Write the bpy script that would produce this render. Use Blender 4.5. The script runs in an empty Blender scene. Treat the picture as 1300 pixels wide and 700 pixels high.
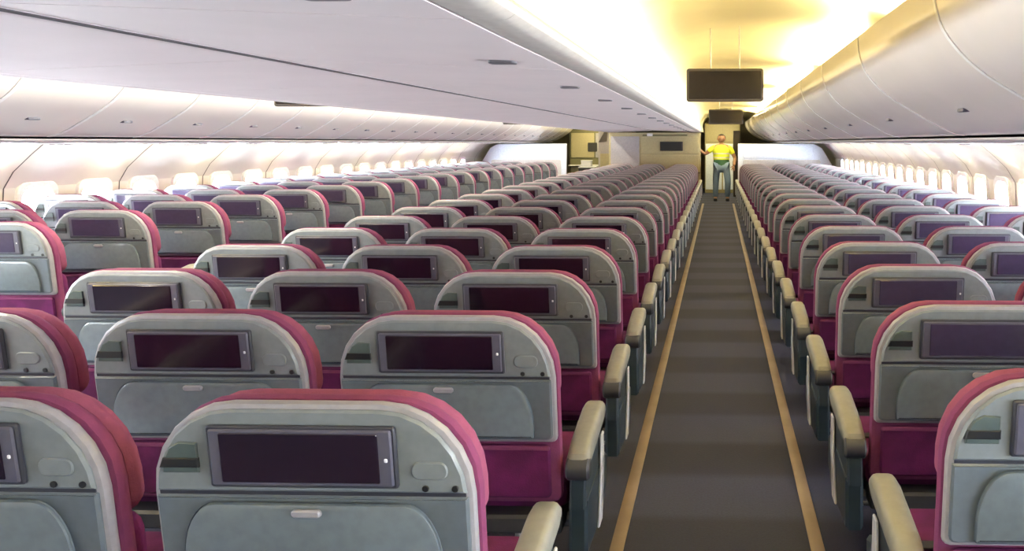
import bpy, bmesh, math, random
from mathutils import Vector
random.seed(7)
S = bpy.context.scene
COL = S.collection
PI = math.pi
# ------------------------------------------------------------------ camera, world, exposure
EYE = 1.744
YAW = math.radians(1.5)
cam_d = bpy.data.cameras.new('camera'); cam = bpy.data.objects.new('camera', cam_d); COL.objects.link(cam)
cam.location = (0, 0, EYE); cam.rotation_euler = (PI/2, 0, YAW)
cam_d.sensor_width = 36; cam_d.lens = 1000/1300*36
cam_d.shift_x = -(912-1000*math.tan(YAW)-650)/1300
cam_d.shift_y = -(350-181)/1300
cam_d.clip_start = .05; cam_d.clip_end = 200
S.camera = cam
S.view_settings.view_transform = 'Standard'; S.view_settings.look = 'None'
S.view_settings.gamma = 1; S.view_settings.use_curve_mapping = False
S.view_settings.exposure = 0.52
W = bpy.data.worlds.new('sky'); S.world = W; W.use_nodes = True
W.node_tree.nodes['Background'].inputs[0].default_value = (.86, .93, 1, 1)
W.node_tree.nodes['Background'].inputs[1].default_value = 150.0
try:
    S.cycles.max_bounces = 8; S.cycles.diffuse_bounces = 5; S.cycles.glossy_bounces = 3
    S.cycles.caustics_reflective = False; S.cycles.caustics_refractive = False
    S.cycles.sample_clamp_indirect = 6
except Exception: pass
COVE_POWER = 95.0        # watts per cove tube
AISLE_SPOT = 16.0

# ------------------------------------------------------------------ materials
def mat(name, col, rough=.5, metal=0, spec=.5, coat=0, var=.06, scale=30, bump=0, emit=None, estr=0, col2=None, bscale=200):
    m = bpy.data.materials.new(name); m.use_nodes = True
    nt = m.node_tree; b = nt.nodes['Principled BSDF']
    b.inputs['Roughness'].default_value = rough; b.inputs['Metallic'].default_value = metal
    b.inputs['Specular IOR Level'].default_value = spec
    if coat: b.inputs['Coat Weight'].default_value = coat; b.inputs['Coat Roughness'].default_value = .12
    tc = nt.nodes.new('ShaderNodeTexCoord')
    n = nt.nodes.new('ShaderNodeTexNoise'); n.inputs['Scale'].default_value = scale; n.inputs['Detail'].default_value = 3
    nt.links.new(tc.outputs['Object'], n.inputs['Vector'])
    r = nt.nodes.new('ShaderNodeValToRGB')
    a = col2 or tuple(c*(1-var) for c in col); z = col if col2 else tuple(min(1, c*(1+var)) for c in col)
    r.color_ramp.elements[0].position = .35; r.color_ramp.elements[1].position = .65
    r.color_ramp.elements[0].color = (*a, 1); r.color_ramp.elements[1].color = (*z, 1)
    nt.links.new(n.outputs['Fac'], r.inputs['Fac']); nt.links.new(r.outputs['Color'], b.inputs['Base Color'])
    if bump:
        n2 = nt.nodes.new('ShaderNodeTexNoise'); n2.inputs['Scale'].default_value = bscale
        nt.links.new(tc.outputs['Object'], n2.inputs['Vector'])
        bp = nt.nodes.new('ShaderNodeBump'); bp.inputs['Strength'].default_value = bump; bp.inputs['Distance'].default_value = .004
        nt.links.new(n2.outputs['Fac'], bp.inputs['Height']); nt.links.new(bp.outputs['Normal'], b.inputs['Normal'])
    if emit:
        b.inputs['Emission Color'].default_value = (*emit, 1); b.inputs['Emission Strength'].default_value = estr
    return m
M = dict(
    rim=mat('pale_rim_plastic', (.31, .30, .32), .3),
    upper=mat('grey_green_plastic', (.19, .215, .23), .34),
    lower=mat('slate_grey_plastic', (.115, .14, .165), .28),
    tray=mat('tray_grey_plastic', (.13, .16, .185), .20),
    bezel=mat('lilac_grey_bezel', (.085, .085, .12), .35),
    bezel_edge=mat('dark_bezel_edge', (.03, .032, .045), .4),
    screen=mat('dark_glass', (.012, .006, .014), .12, coat=.4),
    screen_glint=mat('reflection_tinted_glass', (.045, .037, .072), .12, coat=.4),  # screen glass with reflected window light put into its colour
    black=mat('black_plastic', (.006, .007, .009), .5),
    pocket=mat('handset_green_grey', (.06, .085, .085), .45),
    pink=mat('rose_fabric', (.24, .065, .125), .85, bump=.3, spec=.2),
    pink2=mat('deep_rose_fabric', (.18, .042, .11), .85, bump=.3, spec=.2),
    magenta=mat('magenta_fabric', (.11, .012, .080), .85, bump=.3, spec=.2, col2=(.07, .008, .05), scale=12),
    cream=mat('cream_armrest_vinyl', (.26, .255, .22), .4),
    navy=mat('navy_side_plastic', (.014, .026, .038), .4),
    white=mat('white_plastic', (.84, .84, .85), .2),
    metal=mat('seat_leg_alloy', (.30, .31, .33), .35, metal=.8),
    dmetal=mat('dark_seat_frame', (.03, .032, .04), .5),
    strip=mat('tan_path_strip', (.31, .225, .165), .45, col2=(.24, .175, .13), scale=4),
    bin=mat('bin_plastic', (.80, .75, .72), .17, var=.015, scale=3, coat=.3),
    cbin=mat('centre_bin_plastic', (.72, .635, .63), .55, var=.02, scale=3),
    seam=mat('bin_gap_grey', (.07, .06, .065), .6),
    latch=mat('latch_grey', (.12, .11, .12), .4),
    ceil=mat('ceiling_panel', (.84, .77, .52), .42, var=.02, scale=3),
    wall=mat('sidewall_cream', (.62, .59, .55), .34, var=.03, scale=3),
    dado=mat('lower_wall_grey', (.40, .40, .42), .6),
    alu=mat('pale_rail', (.50, .46, .42), .4),
    monitor=mat('monitor_dark_glass', (.012, .009, .009), .12, spec=.2),
    mcase=mat('monitor_case_grey', (.30, .28, .24), .5),
    beige=mat('galley_beige', (.34, .30, .17), .45),
    olive=mat('galley_olive', (.13, .125, .06), .5),
    bulk=mat('bulkhead_blue_white', (.76, .84, .98), .35),
    gwhite=mat('galley_white', (.62, .62, .62), .4),
    brown=mat('dark_brown_laminate', (.03, .022, .02), .5),
    vest=mat('hi_vis_yellow', (.75, .85, .05), .7),
    green=mat('dark_green_cloth', (.02, .08, .04), .8),
    jeans=mat('pale_blue_denim', (.16, .24, .38), .85, bump=.2),
    skin=mat('skin', (.30, .16, .10), .5),
    hair=mat('dark_hair', (.02, .014, .01), .6),
    shoe=mat('dark_shoe', (.02, .02, .022), .5),
    tube=mat('cove_tube', (.9, .85, .7), .4, emit=(1, .80, .42), estr=6),
)
# carpet: dark violet grey, light between seat rows painted in as paler cross bands
def carpet():
    m = bpy.data.materials.new('light_banded_carpet'); m.use_nodes = True; nt = m.node_tree; b = nt.nodes['Principled BSDF']
    b.inputs['Roughness'].default_value = .8; b.inputs['Specular IOR Level'].default_value = .35
    tc = nt.nodes.new('ShaderNodeTexCoord'); sx = nt.nodes.new('ShaderNodeSeparateXYZ'); nt.links.new(tc.outputs['Object'], sx.inputs[0])
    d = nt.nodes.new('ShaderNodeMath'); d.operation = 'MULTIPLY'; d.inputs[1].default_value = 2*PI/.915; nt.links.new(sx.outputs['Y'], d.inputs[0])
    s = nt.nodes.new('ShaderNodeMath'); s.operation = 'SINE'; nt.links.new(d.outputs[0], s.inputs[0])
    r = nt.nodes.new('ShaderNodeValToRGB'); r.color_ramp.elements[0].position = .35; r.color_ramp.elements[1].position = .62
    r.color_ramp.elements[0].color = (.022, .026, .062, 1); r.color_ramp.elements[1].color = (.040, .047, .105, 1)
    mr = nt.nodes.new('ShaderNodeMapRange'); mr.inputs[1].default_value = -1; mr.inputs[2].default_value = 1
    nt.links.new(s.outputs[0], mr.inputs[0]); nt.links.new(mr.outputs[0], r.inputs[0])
    n = nt.nodes.new('ShaderNodeTexNoise'); n.inputs['Scale'].default_value = 90; nt.links.new(tc.outputs['Object'], n.inputs['Vector'])
    mx = nt.nodes.new('ShaderNodeMixRGB'); mx.blend_type = 'MULTIPLY'; mx.inputs[0].default_value = .5
    nt.links.new(r.outputs[0], mx.inputs[1]); nt.links.new(n.outputs['Fac'], mx.inputs[2]); nt.links.new(mx.outputs[0], b.inputs['Base Color'])
    bp = nt.nodes.new('ShaderNodeBump'); bp.inputs['Strength'].default_value = .3; bp.inputs['Distance'].default_value = .004
    nt.links.new(n.outputs['Fac'], bp.inputs['Height']); nt.links.new(bp.outputs['Normal'], b.inputs['Normal'])
    return m
M['carpet'] = carpet()
def glass():
    m = bpy.data.materials.new('window_pane'); m.use_nodes = True; nt = m.node_tree; nt.nodes.clear()
    o = nt.nodes.new('ShaderNodeOutputMaterial'); t = nt.nodes.new('ShaderNodeBsdfTransparent'); g = nt.nodes.new('ShaderNodeBsdfGlossy')
    g.inputs['Roughness'].default_value = .05; mx = nt.nodes.new('ShaderNodeMixShader'); mx.inputs[0].default_value = .08
    nt.links.new(t.outputs[0], mx.inputs[1]); nt.links.new(g.outputs[0], mx.inputs[2]); nt.links.new(mx.outputs[0], o.inputs[0]); return m
M['glass'] = glass()

# ------------------------------------------------------------------ helpers
def mesh_of(name, bm, m, smooth=True, angle=40):
    me = bpy.data.meshes.new(name)
    bmesh.ops.recalc_face_normals(bm, faces=bm.faces)
    if smooth:
        for f in bm.faces: f.smooth = True
        for e in bm.edges:
            if len(e.link_faces) == 2 and e.calc_face_angle(0) > math.radians(angle): e.smooth = False
    bm.to_mesh(me); bm.free()
    me.materials.append(M[m] if isinstance(m, str) else m)
    return me
def obj(name, bm, m, parent=None, loc=None, smooth=True, angle=40):
    o = bpy.data.objects.new(name, mesh_of(name, bm, m, smooth, angle)); COL.objects.link(o)
    if parent: o.parent = parent
    if loc: o.location = loc
    return o
def empty(name, label, cat, loc=(0, 0, 0), group=None, rotz=0):
    o = bpy.data.objects.new(name, None); COL.objects.link(o); o.empty_display_size = .1
    o.location = loc; o.rotation_euler = (0, 0, rotz); o['label'] = label; o['category'] = cat
    if group: o['group'] = group
    return o
def tag(o, label, cat, group=None):
    o['label'] = label; o['category'] = cat
    if group: o['group'] = group
    return o
def struct(o, label=None):
    o['kind'] = 'structure'
    if label: o['label'] = label
    return o
def offset_poly(pts, d):
    n = len(pts); out = []
    area = sum(pts[i][0]*pts[(i+1) % n][1]-pts[(i+1) % n][0]*pts[i][1] for i in range(n))
    sg = 1 if area > 0 else -1
    for i in range(n):
        p0 = Vector(pts[i-1]); p1 = Vector(pts[i]); p2 = Vector(pts[(i+1) % n])
        a = (p1-p0).normalized(); b = (p2-p1).normalized()
        na = Vector((-a.y, a.x))*sg; nb = Vector((-b.y, b.x))*sg
        k = na+nb; k = k/max(.3, k.dot(k)/2) if k.length > 1e-6 else na
        out.append((p1.x+k.x*d, p1.y+k.y*d))
    return out
def plate(pts, a0, a1, bev=.005, axis='y', bm=None, steps=1, f=None):
    """outline in 2D extruded from a0 to a1 with bevelled edges. axis y: pts=(x,z); axis x: pts=(y,z); axis z: pts=(x,y)"""
    bm = bm or bmesh.new()
    def P(p, a):
        v = {'y': (p[0], a, p[1]), 'x': (a, p[0], p[1]), 'z': (p[0], p[1], a)}[axis]
        return f(v) if f else v
    rings = []
    sgn = 1 if a1 > a0 else -1
    for i in range(steps+1):
        t = i/steps*PI/2
        rings.append((offset_poly(pts, bev*(1-math.sin(t))), a0+sgn*bev*(1-math.cos(t))))
    for i in range(steps+1):
        t = (1-i/steps)*PI/2
        rings.append((offset_poly(pts, bev*(1-math.sin(t))), a1-sgn*bev*(1-math.cos(t))))
    vr = [[bm.verts.new(P(p, a)) for p in r] for r, a in rings]
    n = len(pts)
    for A, B in zip(vr, vr[1:]):
        for i in range(n): bm.faces.new((A[i], A[(i+1) % n], B[(i+1) % n], B[i]))
    bm.faces.new(vr[0]); bm.faces.new(vr[-1][::-1])
    return bm
def rrect(x0, x1, z0, z1, r=.01, seg=3, rt=None, rb=None, rtz=None):
    """rounded rectangle; rt/rb radii for top and bottom, rtz vertical radius of the top corners"""
    rt = r if rt is None else rt; rb = r if rb is None else rb; rtz = rt if rtz is None else rtz
    pts = []
    for cx, cz, a0, rx, rz in ((x1-rb, z0+rb, -90, rb, rb), (x1-rt, z1-rtz, 0, rt, rtz), (x0+rt, z1-rtz, 90, rt, rtz), (x0+rb, z0+rb, 180, rb, rb)):
        sg = seg*2 if rx > .05 else seg
        for i in range(sg+1):
            a = math.radians(a0+90*i/sg); pts.append((cx+rx*math.cos(a), cz+rz*math.sin(a)))
    return pts
def box(x0, x1, y0, y1, z0, z1, bev=.004, bm=None, f=None):
    return plate([(x0, z0), (x1, z0), (x1, z1), (x0, z1)], y0, y1, bev, 'y', bm, f=f)
def tube(p0, p1, r, bm=None, n=8, r1=None):
    bm = bm or bmesh.new(); p0 = Vector(p0); p1 = Vector(p1); d = (p1-p0).normalized()
    u = d.orthogonal().normalized(); v = d.cross(u); r1 = r if r1 is None else r1
    A = [bm.verts.new(p0+(u*math.cos(2*PI*i/n)+v*math.sin(2*PI*i/n))*r) for i in range(n)]
    B = [bm.verts.new(p1+(u*math.cos(2*PI*i/n)+v*math.sin(2*PI*i/n))*r1) for i in range(n)]
    for i in range(n): bm.faces.new((A[i], A[(i+1) % n], B[(i+1) % n], B[i]))
    bm.faces.new(A[::-1]); bm.faces.new(B); return bm
def sweep(profile, y0, y1, th=0, bm=None, closed=False, ny=1):
    """open (x,z) profile swept along y; th gives thickness away from the left normal"""
    bm = bm or bmesh.new()
    if th:
        n = len(profile); off = []
        for i in range(n):
            a = Vector(profile[max(0, i-1)]); b = Vector(profile[min(n-1, i+1)]); t = (b-a).normalized()
            off.append((profile[i][0]-t.y*th, profile[i][1]+t.x*th))
        profile = list(profile)+off[::-1]; closed = True
    ys = [y0+(y1-y0)*i/ny for i in range(ny+1)]
    R = [[bm.verts.new((x, y, z)) for x, z in profile] for y in ys]; n = len(profile)
    for A, B in zip(R, R[1:]):
        for i in range(n if closed else n-1): bm.faces.new((A[i], A[(i+1) % n], B[(i+1) % n], B[i]))
    if closed: bm.faces.new(R[0][::-1]); bm.faces.new(R[-1])
    return bm
def smooth_prof(pts, k=6):
    out = []
    n = len(pts)
    for i in range(n-1):
        p0, p1, p2, p3 = (Vector(pts[max(0, i-1)]), Vector(pts[i]), Vector(pts[i+1]), Vector(pts[min(n-1, i+2)]))
        for j in range(k):
            t = j/k
            q = .5*((2*p1)+(p2-p0)*t+(2*p0-5*p1+4*p2-p3)*t*t+(3*p1-p0-3*p2+p3)*t**3); out.append((q.x, q.y))
    out.append(tuple(pts[-1])); return out
def copy_tree(o, parent=None, skip=()):
    c = o.copy(); COL.objects.link(c)
    if parent: c.parent = parent
    for ch in list(o.children):
        if ch.get('tiny') and skip: continue
        copy_tree(ch, c, skip)
    return c
ORD = ['', 'nearest', 'second', 'third', 'fourth', 'fifth', 'sixth', 'seventh', 'eighth', 'ninth', 'tenth', 'eleventh', 'twelfth', 'thirteenth',
       'fourteenth', 'fifteenth', 'sixteenth', 'seventeenth', 'eighteenth', 'nineteenth', 'twentieth', 'twenty-first', 'twenty-second',
       'twenty-third', 'twenty-fourth', 'twenty-fifth', 'twenty-sixth', 'twenty-seventh', 'twenty-eighth', 'twenty-ninth', 'thirtieth']
MID = -1.85; END = 30.0
YB = -1.6
# ------------------------------------------------------------------ setting: floor, walls, windows, ceilings
struct(obj('floor', box(MID-5.25, MID+5.25, YB, END+.1, -.08, 0, .001), 'carpet', smooth=False), 'dark violet grey cabin carpet with painted bands of light')
WP = [(5.0, -.02), (5.2, .3), (5.29, .7), (5.3, .84), (5.28, 1.28), (5.18, 1.45), (5.0, 1.62), (4.80, 1.79), (4.66, 2.2), (4.30, 2.62), (3.9, 2.88)]
WW, WPITCH, WY0 = .42, .76, 8.05-.76*15
NWIN = 34
def wall_mesh(s):
    ys = [YB]; hole = []
    for k in range(NWIN):
        yc = WY0+WPITCH*k
        if yc-WW/2 > YB+.05: ys += [yc-WW/2, yc+WW/2]; hole.append(len(ys)-2)
    ys.append(END)
    bm = bmesh.new(); R = [[bm.verts.new((MID+s*x, y, z)) for x, z in WP] for y in ys]
    for i in range(len(ys)-1):
        for j in range(len(WP)-1):
            if i in hole and WP[j][1] == .84: continue
            q = (R[i][j], R[i+1][j], R[i+1][j+1], R[i][j+1]); bm.faces.new(q)
    ext = bmesh.ops.extrude_face_region(bm, geom=list(bm.faces))
    for v in [g for g in ext['geom'] if isinstance(g, bmesh.types.BMVert)]: v.co.x += s*.07
    return bm, [ys[h]+WW/2 for h in hole]
for s, side in ((-1, 'left'), (1, 'right')):
    bm, wys = wall_mesh(s)
    w = struct(obj('wall_'+side, bm, 'wall', angle=25), 'cream %s cabin sidewall with a row of windows' % side)
    for k, yc in enumerate(wys):
        f = bmesh.new()
        out = rrect(yc-.25, yc+.25, .78, 1.34, .12, 4); inn = rrect(yc-.19, yc+.19, .86, 1.265, .13, 4)
        X = lambda d, z: MID+s*(5.3-d-(.02 if z > 1.1 else 0)*1)
        n = len(out)
        rings = [(out, 0), (out, .03), (offset_poly(out, .015), .04), (offset_poly(inn, -.012), .03), (inn, .012), (inn, -.09)]
        V = [[f.verts.new((X(d, z), y, z)) for y, z in r] for r, d in rings]
        for A, B in zip(V, V[1:]):
            for i in range(n): f.faces.new((A[i], A[(i+1) % n], B[(i+1) % n], B[i]))
        wi = struct(obj('window_%d' % (k+1 if s < 0 else k+1+len(wys)), f, 'white'), 'white framed oval cabin window, %s wall, %s from camera end' % (side, ORD[min(k+1, 30)]))
        g = bmesh.new(); vs = [g.verts.new((MID+s*5.345, y, z)) for y, z in offset_poly(inn, -.003)]; g.faces.new(vs)
        ex = bmesh.ops.extrude_face_region(g, geom=list(g.faces))
        for v in [q for q in ex['geom'] if isinstance(q, bmesh.types.BMVert)]: v.co.x += s*.004
        obj('pane', g, 'glass', wi, smooth=False)
        L = bpy.data.lights.new('window_portal', 'AREA'); L.shape = 'RECTANGLE'; L.size = .42; L.size_y = .40
        L.cycles.is_portal = True
        lo = bpy.data.objects.new('window_portal', L); COL.objects.link(lo); lo.location = (MID+s*5.40, yc, 1.05)
        lo.rotation_euler = (0, s*PI/2, 0)
    for k in range(int((END-YB)/1.52)):       # sidewall panel joints
        y = wys[0]-.38+k*1.52
        if y > END: continue
        j = obj('panel_joint', sweep([(MID+s*(x-.004), z) for x, z in WP], y-.008, y+.008, 0), 'seam', w)
    # air grille rail + dado along the floor
    struct(obj('baseboard_'+side, sweep([(MID+s*4.94, 0), (MID+s*4.94, .16), (MID+s*5.04, .20), (MID+s*5.2, .2)], YB, END), 'dado'), 'grey %s floor level air grille' % side)
    # cove under the bin: light valance
    struct(obj('trim_%d' % (1 if s < 0 else 2), sweep(smooth_prof([(MID+s*4.52, 1.80), (MID+s*4.50, 1.765), (MID+s*4.56, 1.75), (MID+s*4.62, 1.78)], 3), YB, END), 'alu'), 'pale light valance under the %s bins' % side)
struct(obj('wall_far', box(MID-5.3, MID+5.3, END, END+.1, 0, 2.9, .001), 'beige', smooth=False), 'beige end wall')
struct(obj('wall_near', box(MID-5.3, MID+5.3, YB-.1, YB, 0, 2.9, .001), 'wall', smooth=False), 'cabin wall behind the camera')
# ceilings over both aisles: vault in panels
VAULT = smooth_prof([(-.535, .345), (-.575, .60), (-.46, .83), (-.18, .96), (.14, 1.0), (.60, .985), (1.0, .955), (1.25, .87), (1.32, .74)], 4)
for s, side in ((1, 'right'), (-1, 'left')):
    cx = MID+s*1.85
    if s > 0: pr = [(cx+x, EYE+z) for x, z in VAULT]
    else: pr = [(cx-x, EYE+z) for x, z in VAULT]
    c = struct(obj('ceiling' if s > 0 else 'ceiling_left', sweep(pr, YB, END, -.03*s if s > 0 else .03), 'ceil', angle=60), 'vaulted cream ceiling above the %s aisle' % side)
    for k in range(8):
        y = -2.46+k*3.66
        obj('panel_joint', sweep([(x, z-.003) for x, z in pr], y-.012, y+.012, 0), 'seam', c)
struct(obj('trim_3', box(MID-5.4, MID+5.4, YB, END, EYE+1.12, EYE+1.2, .001), 'seam', smooth=False), 'crown roof above the bins')

# ------------------------------------------------------------------ overhead bins
OB = smooth_prof([(3.47, .045), (3.36, .075), (3.17, .18), (2.96, .315), (2.83, .455), (2.78, .58), (2.77, .70)], 4)
def outer_bin(s, L):
    """origin on cabin floor line x=MID at y=0 of bin start"""
    side = 'left' if s < 0 else 'right'
    r = empty('overhead_bin', 'x', 'overhead bin', (MID, 0, 0))
    g = .006
    pr = [(s*x, EYE+z) for x, z in OB]
    body = [(s*2.80, EYE+.70), (s*4.6, EYE+.70), (s*4.9, EYE+.03), (s*3.50, EYE+.03)] 
    inner = [(s*(x+.035), EYE+z+.012) for x, z in OB]
    bm = sweep(inner+[(s*4.2, EYE+.68), (s*4.50, EYE+.4), (s*4.70, EYE+.035)], 0, L, 0, closed=True)
    obj('bin_body', bm, 'seam', r, smooth=False)
    obj('bin_door', sweep(pr, .036, L-.004, .02 if s < 0 else -.02), 'bin', r, angle=50)
    obj('light_streak_strip', sweep([(s*(x-.004), EYE+z-.002) for x, z in OB], .002, .034, .006 if s < 0 else -.006), 'white', r, angle=50)  # white strip added to stand for the light streak across the bin front
    obj('underside_panel', sweep([(s*3.49, EYE+.03), (s*3.52, EYE+.012), (s*4.05, EYE+.0), (s*4.55, EYE+.012), (s*4.76, EYE+.03)], .003, L-.003, .015 if s < 0 else -.015), 'bin', r)
    lt = obj('latch', plate(rrect(L/2-.05, L/2+.05, EYE+.165, EYE+.185, .008), s*3.155, s*3.2, .003, 'x'), 'bezel', r)
    pv = obj('service_unit', plate(rrect(s*3.75-.10, s*3.75+.10, L/2-.16, L/2+.16, .03), EYE-.012, EYE+.008, .004, 'z'), 'white', r)
    for q in (-.08, .0, .08):
        obj('reading_light', plate(rrect(s*3.75-.02, s*3.75+.02, L/2+q-.02, L/2+q+.02, .018), EYE-.018, EYE-.008, .003, 'z'), 'latch', pv)
    return r
BL = .915
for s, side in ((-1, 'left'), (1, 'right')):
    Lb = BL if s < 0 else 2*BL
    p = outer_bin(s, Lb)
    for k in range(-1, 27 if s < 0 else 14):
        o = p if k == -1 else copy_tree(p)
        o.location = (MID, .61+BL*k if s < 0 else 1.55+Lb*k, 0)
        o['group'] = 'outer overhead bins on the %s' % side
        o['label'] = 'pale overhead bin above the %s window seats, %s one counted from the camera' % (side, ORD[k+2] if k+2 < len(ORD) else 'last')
# centre bins
def centre_bin(L):
    r = empty('overhead_bin', 'x', 'overhead bin')
    zc, ze = EYE+.362, EYE+.312
    body = [(-1.30, ze+.02), (0, zc+.02), (1.30, ze+.02), (1.20, EYE+.60), (-1.20, EYE+.60)]
    obj('bin_body', sweep(body, 0, L, 0, closed=True), 'seam', r, smooth=False)
    g = .004
    obj('seam_lip', sweep([(-.018, zc-.017), (-.030, zc-.021), (-.040, zc-.017)], .001, L-.001, .004), 'cbin', r)
    obj('gap_strip', sweep([(.014, zc-.017), (.0, zc-.020), (-.016, zc-.017)], .001, L-.001, .004), 'seam', r)
    for s in (-1, 1):
        d = obj('bin_door', sweep([(s*.022, zc), (s*.5, zc-.018), (s*1.235, ze+.002)], g, L-g, .016*(-s)), 'cbin', r)
        obj('edge_rail', sweep(smooth_prof([(s*1.245, ze-.002), (s*1.32, ze-.006), (s*1.35, ze+.006), (s*1.345, ze+.02), (s*1.32, ze+.026)], 2), 0.001, L-.001, .012*(-s)), 'alu' if s > 0 else 'cbin', r)
        for y in ((L*.78,) if s > 0 else ()):
            x = s*1.04; z = zc-.018-(.032*(1.04-.5)/.735)
            obj('latch', plate(rrect(x-.05, x+.05, y-.035, y+.035, .015), z-.025, z+.004, .003, 'z'), 'latch', d)
    return r
CL = 1.345
p = centre_bin(CL)
for k in range(18):
    o = p if k == 0 else copy_tree(p)
    o.location = (MID, -.80+CL*k, 0)
    o['group'] = 'centre overhead bins'
    o['label'] = 'flat-bottomed overhead bin above the middle seats, %s one counted from the camera' % ORD[k+1]
# ------------------------------------------------------------------ cove lights
k = 0
for s, side in ((1, 'right'), (-1, 'left')):
    for j in range(7):
        y0 = -1.34+j*3.66
        for which, ox in (('window', 1.10),):
            cx = MID+s*(1.85+ox)
            z = EYE+.735
            lt = empty('cove_light', 'warm light tube on top of the %s outer bins, %s counted from the camera' % (side, ORD[j+1]), 'ceiling light', (cx, y0+1.7, z), 'cove light tubes')
            obj('light_tube', tube((0, -1.55, 0), (0, 1.55, 0), .012), 'tube', lt)
            for q in (-1.57, 1.57): obj('tube_holder', box(-.02, .02, q-.015, q+.015, -.03, .02, .003), 'rim', lt)
            L = bpy.data.lights.new('cove_lamp', 'AREA'); L.shape = 'RECTANGLE'; L.size = .06; L.size_y = 2.6
            L.energy = COVE_POWER*(1.2 if s > 0 else 1.5)*(1.0 if j < 4 else .7); L.color = (1, .80, .36)
            lo = bpy.data.objects.new('cove_lamp', L); COL.objects.link(lo); lo.parent = lt; lo.location = (0, 0, .03)
            d = Vector((-.45*s, 0, 1))
            lo.rotation_euler = (0, math.atan2(-d.x, -d.z), 0)
# small round lights down the middle of the far aisle ceiling
for j in range(24):
    lt = empty('ceiling_spotlight', 'small round spotlight in the far aisle ceiling, %s from the camera' % ORD[j+1], 'ceiling light', (MID-1.93, 1.0+.915*j, EYE+.985), 'far aisle spotlights')
    obj('lamp_ring', plate([(.05*math.cos(a*PI/8), .05*math.sin(a*PI/8)) for a in range(16)], -.02, .0, .004, 'z'), 'rim', lt)
    obj('lamp_lens', plate([(.036*math.cos(a*PI/8), .036*math.sin(a*PI/8)) for a in range(16)], -.024, -.018, .002, 'z'), 'tube', lt)
    L = bpy.data.lights.new('spot_lamp', 'AREA'); L.shape = 'DISK'; L.size = .07; L.energy = AISLE_SPOT; L.color = (1, .93, .78)
    lo = bpy.data.objects.new('spot_lamp', L); COL.objects.link(lo); lo.parent = lt; lo.location = (0, 0, -.03)
# added fill lights that brighten the far end and the person
for gx, gy, gz, ge, gl in ((.15, 26.0, 2.62, 42, 'added square fill light over the near aisle vestibule'), (-3.85, 24.6, 2.62, 34, 'added square fill light over the far aisle galley'), (.15, 22.6, 2.66, 26, 'added square fill light just before the near aisle end')):
    lt = empty('galley_fill_light', gl, 'ceiling light', (gx, gy, gz))
    obj('light_frame', plate(rrect(-.24, .24, -.24, .24, .03), 0, .03, .006, 'z'), 'rim', lt)
    obj('light_lens', plate(rrect(-.2, .2, -.2, .2, .02), -.008, .004, .004, 'z'), 'tube', lt)
    L = bpy.data.lights.new('galley_fill_lamp', 'AREA'); L.size = .36; L.energy = ge; L.color = (1, .86, .48)
    lo = bpy.data.objects.new('galley_fill_lamp', L); COL.objects.link(lo); lo.parent = lt; lo.location = (0, 0, -.02)
# sidewall wash lights under the outer bins
for s, side in ((-1, 'left'), (1, 'right')):
    for j in range(13):
        y = .55+j*1.66
        lt = empty('wall_light', 'short wash light under the %s bins, %s from the camera' % (side, ORD[j+1]), 'wall light', (MID+s*4.60, y, EYE-.005), 'sidewall wash lights')
        obj('light_tube', tube((0, -.35, 0), (0, .35, 0), .01), 'tube', lt)
        L = bpy.data.lights.new('wash_lamp', 'AREA'); L.shape = 'RECTANGLE'; L.size = .05; L.size_y = .4
        L.energy = 4.5; L.color = (1, .84, .36)
        lo = bpy.data.objects.new('wash_lamp', L); COL.objects.link(lo); lo.parent = lt; lo.location = (s*.03, 0, -.02)
        lo.rotation_euler = (0, math.atan2(-s*.8, .6), 0)

# ------------------------------------------------------------------ aisle path strips
for i, (x, nm) in enumerate(((-.435, 'left edge of the near aisle'), (.425, 'right edge of the near aisle'), (MID*2+.435, 'right edge of the far aisle'), (MID*2-.425, 'left edge of the far aisle'))):
    tag(obj('floor_path_strip', plate(rrect(-.03, .03, 0, .007, .003, 2), YB+.1, 22.4, .001), 'strip', loc=(x, 0, 0)),
        'thin tan floor strip along the '+nm, 'floor strip', 'tan floor path strips')

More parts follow.
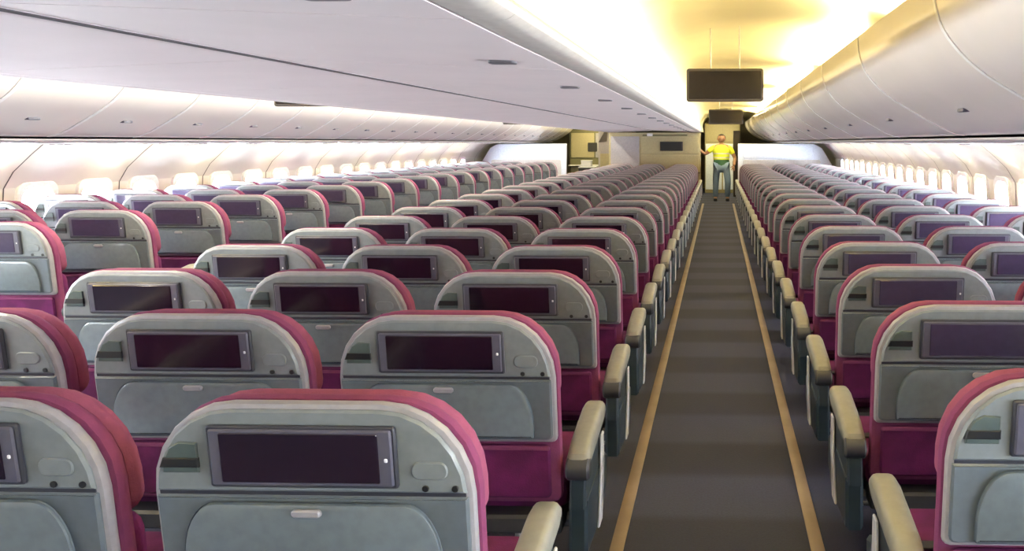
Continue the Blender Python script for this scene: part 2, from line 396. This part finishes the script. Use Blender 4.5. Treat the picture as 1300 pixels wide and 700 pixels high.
# ------------------------------------------------------------------ seats
TOP = 1.138
def lean(v): return (v[0], v[1]+(TOP-v[2])*.16, v[2])
def make_seat(s, tone, aisle, inner_end, far_aisle=False):
    """s=+1: aisle side at +x. origin on the floor under the top of the back."""
    t = empty('passenger_seat', 'x', 'seat')
    hw = .385
    o = obj('back_shell', plate(rrect(-hw, hw, .67, TOP, rt=.21, rtz=.225, rb=.02), 0, .035, .014, f=lean, steps=2), 'rim', t)
    # inner face plates, proud of the shell, joint recessed between
    up = []
    i = .015
    full = rrect(-hw+i, hw-i, .70, TOP-i, rt=.195, rtz=.21, rb=.01)
    up = [(-hw+i, .919), (hw-i, .919)]+[p_ for p_ in full if p_[1] > .925]
    obj('upper_panel', plate(up, -.010, .01, .006, f=lean), 'upper', t)
    obj('lower_panel', plate(rrect(-hw+.012, hw-.012, .685, .909, rt=.004, rb=.02), -.010, .01, .006, f=lean), 'lower', t)
    obj('fold_line', plate([(-hw+.018, .905), (hw-.018, .905), (hw-.018, .923), (-hw+.018, .923)], -.003, .01, .001, f=lean), 'bezel_edge', t)
    tr = obj('tray_table', plate(rrect(-hw+.075, hw-.075, .692, .897, rt=.085, rtz=.15, rb=.01, seg=4), -.030, -.008, .014, f=lean, steps=2), 'tray', t)
    a = obj('tray_latch', plate(rrect(-.035, .035, .868, .888, .009), -.042, -.028, .004, f=lean), 'rim', tr); a['tiny'] = 1
    sf = obj('screen_frame', plate(rrect(-.230, .215, .935, 1.088, .008), -.022, -.008, .004, f=lean), 'bezel_edge', t)
    obj('bezel', plate(rrect(-.222, .207, .942, 1.081, .006), -.027, -.018, .004, f=lean), 'bezel', sf)
    obj('screen', plate(rrect(-.196, .176, .951, 1.073, .004), -.0295, -.022, .002, f=lean), 'screen_glint' if tone else 'screen', sf)
    a = obj('screen_button', plate(rrect(.189, .197, 1.004, 1.014, .003), -.031, -.026, .002, f=lean), 'white', sf); a['tiny'] = 1
    hp = obj('handset_pocket', plate([(-.345, .968), (-.258, .968), (-.258, 1.042), (-.300, 1.045), (-.325, 1.03), (-.342, .995)], -.016, -.008, .003, f=lean), 'pocket', t)
    obj('handset_slot', plate([(-.350, .982), (-.256, .982), (-.256, 1.006), (-.340, 1.006)], -.0195, -.010, .002, f=lean), 'black', hp)
    for x in (.275, .345):
        a = obj('audio_socket', plate(rrect(x-.008, x+.008, .925, .941, .0075), -.0145, -.006, .001, f=lean), 'black', t); a['tiny'] = 1
    a = obj('coat_hook', plate(rrect(.245, .33, .955, 1.0, .02, 4), -.0155, -.008, .003, f=lean), 'upper', t); a['tiny'] = 1
    obj('back_cushion', plate(rrect(-hw-.006, hw+.006, .42, TOP+.002, rt=.21, rtz=.22, rb=.04), .036, .080, .018, f=lean, steps=2), 'pink2', t)
    obj('headrest', plate(rrect(-hw+.002, hw-.002, .80, TOP-.004, rt=.205, rtz=.22, rb=.06), .082, .145, .026, f=lean, steps=2), 'pink', t)
    obj('lumbar_cushion', plate(rrect(-hw+.02, hw-.02, .44, .80, .05), .092, .15, .025, f=lean, steps=2), 'magenta', t)
    lp = obj('literature_pocket', plate(rrect(-hw+.03, hw-.03, .45, .655, .02), .012, .034, .008, f=lean), 'magenta', t)
    a = obj('pocket_hem', plate(rrect(-hw+.028, hw-.028, .638, .655, .006), .006, .014, .003, f=lean), 'pink2', lp); a['tiny'] = 1
    obj('seat_cushion', plate(rrect(-hw-.02, hw+.02, .37, .49, .045), .20, .72, .04, steps=2), 'magenta', t)
    obj('seat_frame', plate(rrect(-hw, hw, .30, .368, .015), .16, .66, .01), 'dmetal', t)
    b = tube((-.42, .27, .315), (.42, .27, .315), .02); tube((-.42, .58, .315), (.42, .58, .315), .02, b)
    obj('cross_tube', b, 'metal', t)
    for x in (-.24, .24) if not aisle else (-.2, .2):
        b = tube((x, .56, .31), (x, .62, .02), .018); plate(rrect(x-.03, x+.03, .0, .022, .006), .56, .68, .004, bm=b); obj('leg', b, 'metal', t)
        b = tube((x, .30, .31), (x, .20, .02), .018); plate(rrect(x-.03, x+.03, .0, .022, .006), .14, .26, .004, bm=b); obj('leg', b, 'metal', t)
    obj('luggage_bar', tube((-.40, .66, .10), (.40, .66, .10), .011), 'metal', t)
    sides = [(s, aisle)]+([(-s, far_aisle)] if inner_end else [])
    for q, isl in sides:
        w = .043 if isl else .032
        x = q*.452 if isl else q*.445
        pad = [(.10, .575), (.13, .555), (.50, .60), (.545, .625), (.55, .655), (.52, .678), (.44, .682), (.20, .645), (.12, .615)]
        ar = obj('armrest', plate(pad, x-w, x+w, .024, 'x', steps=3), 'cream', t)
        obj('armrest_side', plate([(.10, .42), (.42, .44), (.46, .50), (.47, .60), (.12, .565)], x-w*.7, x+w*.7, .008, 'x'), 'navy' if isl else 'bezel', ar)
        if isl:
            xo = x+q*w*.55
            obj('end_panel', plate([(.12, .24), (.50, .22), (.62, .30), (.62, .43), (.50, .47), (.12, .45)], x-w*.8, x+w*.8, .012, 'x'), 'navy', t)
            obj('end_trim', plate([(.34, .24), (.42, .24), (.47, .44), (.45, .58), (.40, .58), (.40, .44)], xo+q*.012, xo+q*.022, .003, 'x'), 'white', t)
            obj('hinge_cap', plate([(.13+.042*math.cos(a_*PI/6), .56+.042*math.sin(a_*PI/6)) for a_ in range(12)], x-w*1.0, x+w*1.0, .008, 'x'), 'dmetal', t)
    # seat belt buckle halves lying on the cushion
    sb = plate(rrect(-.37, -.10, .495, .501, .002), .40, .445, .001); obj('seat_belt', sb, 'bezel_edge', t)['tiny'] = 1
    return t
def seat_block(name, xs, s, ys, tone, zs=1.0):
    """xs listed from the aisle outwards"""
    pl = ['aisle', 'middle', 'far' if name == 'middle block' else 'window']
    for i, x in enumerate(xs):
        base = make_seat(s, tone, i == 0, i == 2, name == 'middle block')
        for k, y in enumerate(ys):
            far = y > 9
            o = base if k == 0 else copy_tree(base, None, ('tiny',) if far else ())
            o.location = (x, y, 0); o.scale = (1, 1, zs)
            o['group'] = 'seats of the '+name
            where = {'middle block': 'right-hand seat of middle block' if i == 0 else 'centre seat of middle block' if i == 1 else 'left-hand seat of middle block',
                     'right window block': 'right block', 'left window block': 'left block'}[name]
            if name != 'middle block': where = pl[i]+' seat of '+where
            rowname = ORD[k+1]+' row'
            o['label'] = 'rose and grey seat, %s, %s counted from the camera' % (where, rowname)
P = .915
seat_block('middle block', (-.96, -1.85, -2.74), 1, [P*(n+1)-.025 for n in range(1, 24)], 0)
seat_block('right window block', (.98, 1.87, 2.76), -1, [P*(n+1.22) for n in range(1, 24)], 1)
seat_block('left window block', (-4.85, -5.74, -6.63), 1, [6.03+P*n for n in range(-1, 18)], 1, 1.065)

# ------------------------------------------------------------------ hanging monitors
def monitor(x, y, label):
    t = empty('ceiling_monitor', label, 'monitor', (x, y, EYE+.34), 'dark drop-down monitors')
    obj('monitor_case', plate(rrect(-.32, .32, 0, .275, .02), 0, .05, .008), 'brown', t)
    obj('screen', plate(rrect(-.30, .30, .022, .255, .008), -.006, .004, .003), 'monitor', t)
    for hx in (-.12, .12): obj('hanger', tube((hx, .03, .26), (hx, .03, .655), .006), 'alu', t)
monitor(.055, 6.55, 'larger dark flat monitor hanging over the near aisle')
monitor(.14, 14.7, 'smaller, farther dark monitor hanging over the near aisle')
monitor(-3.86, 7.3, 'dark monitor over the far aisle, nearer one, mostly hidden behind centre bins')
monitor(-3.73, 14.7, 'dark monitor over the far aisle, farther one, mostly hidden behind centre bins')

# ------------------------------------------------------------------ bulkheads and galley at the far end
YG = 22.85
t = empty('galley_bulkhead', 'beige galley partition with a small screen behind the last middle row', 'partition', (MID, YG, 0))
obj('panel', plate(rrect(-1.33, 1.33, 0, EYE+.29, .03), 0, .10, .01), 'beige', t)
for x0, x1, z0, z1, m in ((-1.28, -.45, .9, 1.92, 'rim'), (-.40, 1.28, 1.42, 1.90, 'beige'), (-.40, 1.28, .9, 1.38, 'beige')):
    obj('door_panel', plate(rrect(x0, x1, z0, z1, .02), -.02, .004, .006), m, t)
obj('header_strip', plate(rrect(-.35, .95, 1.93, 1.975, .01), -.03, .004, .004), 'olive', t)
obj('lamp_cover', plate(rrect(-.22, -.06, 1.925, 2.005, .01), -.045, .004, .004), 'gwhite', t)
obj('shelf_edge', plate(rrect(-1.33, 1.33, .85, .88, .008), -.04, .004, .004), 'olive', t)
t = empty('wall_monitor', 'small dark screen on the beige galley partition', 'monitor', (-1.36, YG-.022, 1.50))
obj('monitor_case', plate(rrect(-.33, .33, 0, .27, .02), -.045, 0, .006), 'brown', t)
obj('screen', plate(rrect(-.30, .30, .02, .25, .01), -.052, -.04, .003), 'black', t)
for s, side in ((-1, 'left'), (1, 'right')):
    x0, x1 = (-4.96, -2.60) if s < 0 else (2.42, 4.96)
    t = empty('bulkhead', 'blue-white partition behind the last row of the %s window block' % side, 'partition', (MID, YG+.1, 0), 'blue-white partitions')
    ou = [(x_*s, z_) for x_, z_ in ((4.86, .02), (5.12, .45), (5.14, 1.1), (4.85, 1.58), (4.62, 1.70))]
    obj('panel', plate([(x0 if s > 0 else x1, .01)]+ou+[(x0 if s > 0 else x1, 1.71)], 0, .06, .008), 'bulk', t)
    obj('upper_panel', plate(rrect(x0+.15+(.2 if s < 0 else 0), x1-.15-(.2 if s > 0 else 0), 1.28, 1.66, .06), -.015, .004, .008), 'bulk', t)
    obj('lower_panel', plate(rrect(x0+.15, x1-.15, .3, 1.24, .06), -.015, .004, .008), 'gwhite', t)
# far aisle galley clutter
t = empty('galley_unit', 'olive galley cabinet at the end of the far aisle', 'cabinet', (-4.1, 25.6, 0))
obj('cabinet_body', plate(rrect(-.75, .9, 0, 2.2, .02), 0, .6, .01), 'olive', t)
obj('upper_door', plate(rrect(-.70, .05, 1.25, 2.05, .02), -.03, .004, .006), 'beige', t)
obj('upper_door', plate(rrect(.10, .85, 1.25, 2.05, .02), -.03, .004, .006), 'rim', t)
obj('worktop', plate(rrect(-.75, .9, .98, 1.02, .008), -.25, .0, .005), 'gwhite', t)
obj('oven', plate(rrect(-.15, .15, 1.45, 1.74, .02), -.06, -.028, .006), 'black', t)
obj('lower_door', plate(rrect(-.70, .85, .1, .95, .02), -.03, .004, .006), 'beige', t)
def trolley(x, y, lab):
    t = empty('service_trolley', lab, 'trolley', (x, y, 0))
    obj('trolley_body', plate(rrect(-.26, .26, .10, .98, .02), 0, .5, .01), 'black', t)
    obj('trolley_door', plate(rrect(-.22, .22, .16, .90, .02), -.02, .004, .005), 'pocket', t)
    obj('trolley_top', plate(rrect(-.27, .27, .98, 1.02, .015), -.01, .51, .008), 'gwhite', t)
    for qx in (-.2, .2):
        for qy in (.06, .44): obj('castor', tube((qx-.02, qy, .05), (qx+.02, qy, .05), .05, n=12), 'black', t)
trolley(-3.95, 23.6, 'dark service trolley with a white top at the end of the far aisle')
t = empty('catering_box', 'small white box on top of the dark service trolley', 'box', (-4.0, 23.75, 1.022))
obj('box_body', plate(rrect(-.16, .14, 0, .15, .02), 0, .3, .01), 'gwhite', t); obj('lid', plate(rrect(-.17, .15, .15, .18, .01), -.01, .31, .006), 'gwhite', t)
t = empty('wall_cabinet', 'dark open-doored stowage box on the wall beside the far aisle', 'cabinet', (-3.42, 24.2, 0))
obj('cabinet_body', plate(rrect(-.28, .28, 0, 2.15, .02), 0, .5, .01), 'rim', t)
obj('dark_door', plate([(-.27, 1.75), (-.02, 1.78), (.02, 2.12), (-.06, 2.12)], -.05, .004, .006), 'brown', t)
obj('lower_door', plate(rrect(-.22, .22, .2, 1.4, .02), -.02, .004, .006), 'beige', t)
# right aisle: dark lavatory door edge, yellow header
t = empty('lavatory_door', 'dark door leaf standing open at the right of the near aisle end', 'door', (.56, 25.2, 0))
obj('door_leaf', plate(rrect(-.08, .14, 0.01, 2.12, .01), 0, .7, .008), 'brown', t)
obj('door_handle', plate(rrect(-.11, -.085, 1.0, 1.15, .008), .1, .14, .004), 'metal', t)
t = empty('end_cabinet', 'cream cabinet wall with lighter doors at the end of the near aisle', 'cabinet', (-.05, 27.2, 0))
obj('cabinet_body', plate(rrect(-.42, .80, 0, 2.4, .02), 0, .6, .01), 'beige', t)
for x0 in (-.39, .21): obj('cabinet_door', plate(rrect(x0, x0+.56, .12, 1.7, .02), -.02, .004, .006), 'bulk', t)
for x0 in (-.39, .21): obj('upper_door', plate(rrect(x0, x0+.56, 1.76, 2.36, .02), -.02, .004, .006), 'beige', t)

# ------------------------------------------------------------------ person in the aisle
def skin_mesh(name, verts, edges, radii, m, parent, lv=2):
    me = bpy.data.meshes.new(name); me.from_pydata(verts, edges, []); me.materials.append(M[m])
    o = bpy.data.objects.new(name, me); COL.objects.link(o); o.parent = parent
    sk = o.modifiers.new('skin', 'SKIN'); sk.use_smooth_shade = True
    for i, r in enumerate(radii):
        d = me.skin_vertices[0].data[i]; d.radius = (r, r) if not isinstance(r, tuple) else r; d.use_root = (i == 0)
    o.modifiers.new('sub', 'SUBSURF').levels = lv; o.modifiers['sub'].render_levels = lv
    return o
def loft(rings, n=20, cap=True):
    bm = bmesh.new(); R = []
    for cx, cy, z, rx, ry in rings:
        R.append([bm.verts.new((cx+rx*math.cos(2*PI*i/n), cy+ry*math.sin(2*PI*i/n), z)) for i in range(n)])
    for A, B in zip(R, R[1:]):
        for i in range(n): bm.faces.new((A[i], A[(i+1) % n], B[(i+1) % n], B[i]))
    if cap: bm.faces.new(R[0][::-1]); bm.faces.new(R[-1])
    return bm
p = empty('person', 'person in a yellow vest and pale jeans standing in the near aisle, facing camera', 'person', (.09, 23.5, 0))
K = 1.10
V = [(0, 0, .98), (0, 0, 1.12), (0, 0, 1.30), (0, 0, 1.46), (0, -.01, 1.54), (0, -.015, 1.62),
     (-.10, 0, .92), (-.12, -.02, .52), (-.13, .02, .09), (-.14, -.12, .04),
     (.10, 0, .92), (.14, -.10, .54), (.13, .0, .09), (.14, -.14, .04),
     (-.19, 0, 1.43), (-.36, -.02, 1.26), (-.50, -.06, 1.42), (.19, 0, 1.43), (.30, .01, 1.15), (.27, -.16, .96)]
V = [(x*K*1.25, y*K, z*K) for x, y, z in V]
E = [(0, 1), (1, 2), (2, 3), (3, 4), (4, 5), (0, 6), (6, 7), (7, 8), (8, 9), (0, 10), (10, 11), (11, 12), (12, 13), (3, 14), (14, 15), (15, 16), (3, 17), (17, 18), (18, 19)]
Rr = [.15, .13, .15, .14, .06, .055, .095, .07, .05, .04, .095, .07, .05, .04, .07, .05, .035, .07, .05, .035]
skin_mesh('body', V, E, [r*K for r in Rr], 'skin', p)
kx = K*1.2
head = bmesh.new(); bmesh.ops.create_uvsphere(head, u_segments=20, v_segments=14, radius=1)
for v in head.verts:
    x, y, z = v.co; taper = 1-.22*max(0, -z)
    v.co = Vector((x*.09*taper*kx, (y*.105*taper-.015-(.018 if (abs(x) < .16 and y < -.9) else 0))*K, (z*.125+1.68)*K))
obj('head', head, 'skin', p)
h = bmesh.new(); bmesh.ops.create_uvsphere(h, u_segments=20, v_segments=14, radius=1)
for v in list(h.verts):
    if v.co.z < -.1 or (v.co.y < -.45 and v.co.z < .45): h.verts.remove(v)
for v in h.verts: v.co = Vector((v.co.x*.098*kx, (v.co.y*.115-.008)*K, (v.co.z*.133+1.685)*K))
obj('hair', h, 'hair', p)
for sx in (-1, 1):
    e = bmesh.new(); bmesh.ops.create_uvsphere(e, u_segments=8, v_segments=6, radius=.012)
    for v in e.verts: v.co += Vector((sx*.04*kx, -.112*K, 1.69*K))
    obj('eye', e, 'hair', p)
    e = bmesh.new(); bmesh.ops.create_uvsphere(e, u_segments=8, v_segments=6, radius=.03)
    for v in e.verts: v.co = Vector((v.co.x*.4+sx*.094*kx, v.co.y*.7-.01, v.co.z+1.68*K))
    obj('ear', e, 'skin', p)
obj('mouth', plate(rrect(-.03*kx, .03*kx, 1.61*K, 1.618*K, .003), -.108*K, -.09*K, .002), 'hair', p)
obj('vest', loft([(0, 0, z*K, rx*kx, ry*K) for z, rx, ry in ((1.12, .185, .145), (1.25, .185, .145), (1.36, .20, .145), (1.45, .20, .13), (1.50, .15, .11), (1.53, .08, .08))]), 'vest', p)
for sx in (-1, 1):
    obj('reflective_band', loft([(0, 0, (1.16 if sx < 0 else 1.27)*K, .19*kx, .15*K), (0, 0, (1.19 if sx < 0 else 1.30)*K, .19*kx, .15*K)]), 'gwhite', p)
obj('shirt_hem', loft([(0, 0, z*K, rx*kx, ry*K) for z, rx, ry in ((.86, .185, .15), (1.0, .19, .15), (1.13, .175, .14))]), 'green', p)
JV = [V[0], V[6], V[7], V[8], V[10], V[11], V[12]]
skin_mesh('trousers', JV, [(0, 1), (1, 2), (2, 3), (0, 4), (4, 5), (5, 6)], [r*K for r in (.165, .115, .09, .075, .115, .09, .075)], 'jeans', p)
SV = [V[14], tuple(V[14][i]*.35+V[15][i]*.65 for i in range(3)), V[17], tuple(V[17][i]*.35+V[18][i]*.65 for i in range(3)), V[3]]
skin_mesh('sleeves', [SV[4], SV[0], SV[1], SV[2], SV[3]], [(0, 1), (1, 2), (0, 3), (3, 4)], [r*K for r in (.11, .085, .07, .085, .07)], 'vest', p, 1)
for sx, wr, dr in ((-1, V[16], Vector((-.3, -.3, .9))), (1, V[19], Vector((-.2, -.6, -.75)))):
    dr = dr.normalized(); wr = Vector(wr); side = dr.cross(Vector((0, -1, .2))).normalized()
    hv = [wr, wr+dr*.08*K]; he = [(0, 1)]; hr = [.028, .032]
    for fi, (off, ln) in enumerate(((-.033, .07), (-.011, .08), (.011, .075), (.033, .06))):
        b = len(hv); hv += [wr+dr*.10*K+side*off*K, wr+dr*(.10+ln*.55)*K+side*off*1.2*K, wr+dr*(.10+ln)*K+side*off*1.2*K+Vector((0, -.015, 0))]
        he += [(1, b), (b, b+1), (b+1, b+2)]; hr += [.011, .010, .008]
    b = len(hv); hv += [wr+dr*.05*K+side*.05*K, wr+dr*.09*K+side*.075*K]; he += [(0, b), (b, b+1)]; hr += [.014, .010]
    skin_mesh('hand', [tuple(q) for q in hv], he, hr, 'skin', p, 1)
for q in (8, 12):
    x, y, z = V[q]
    obj('shoe', plate(rrect(x-.055, x+.055, .0, .085, .02), y-.20, y+.07, .02, steps=2), 'shoe', p)
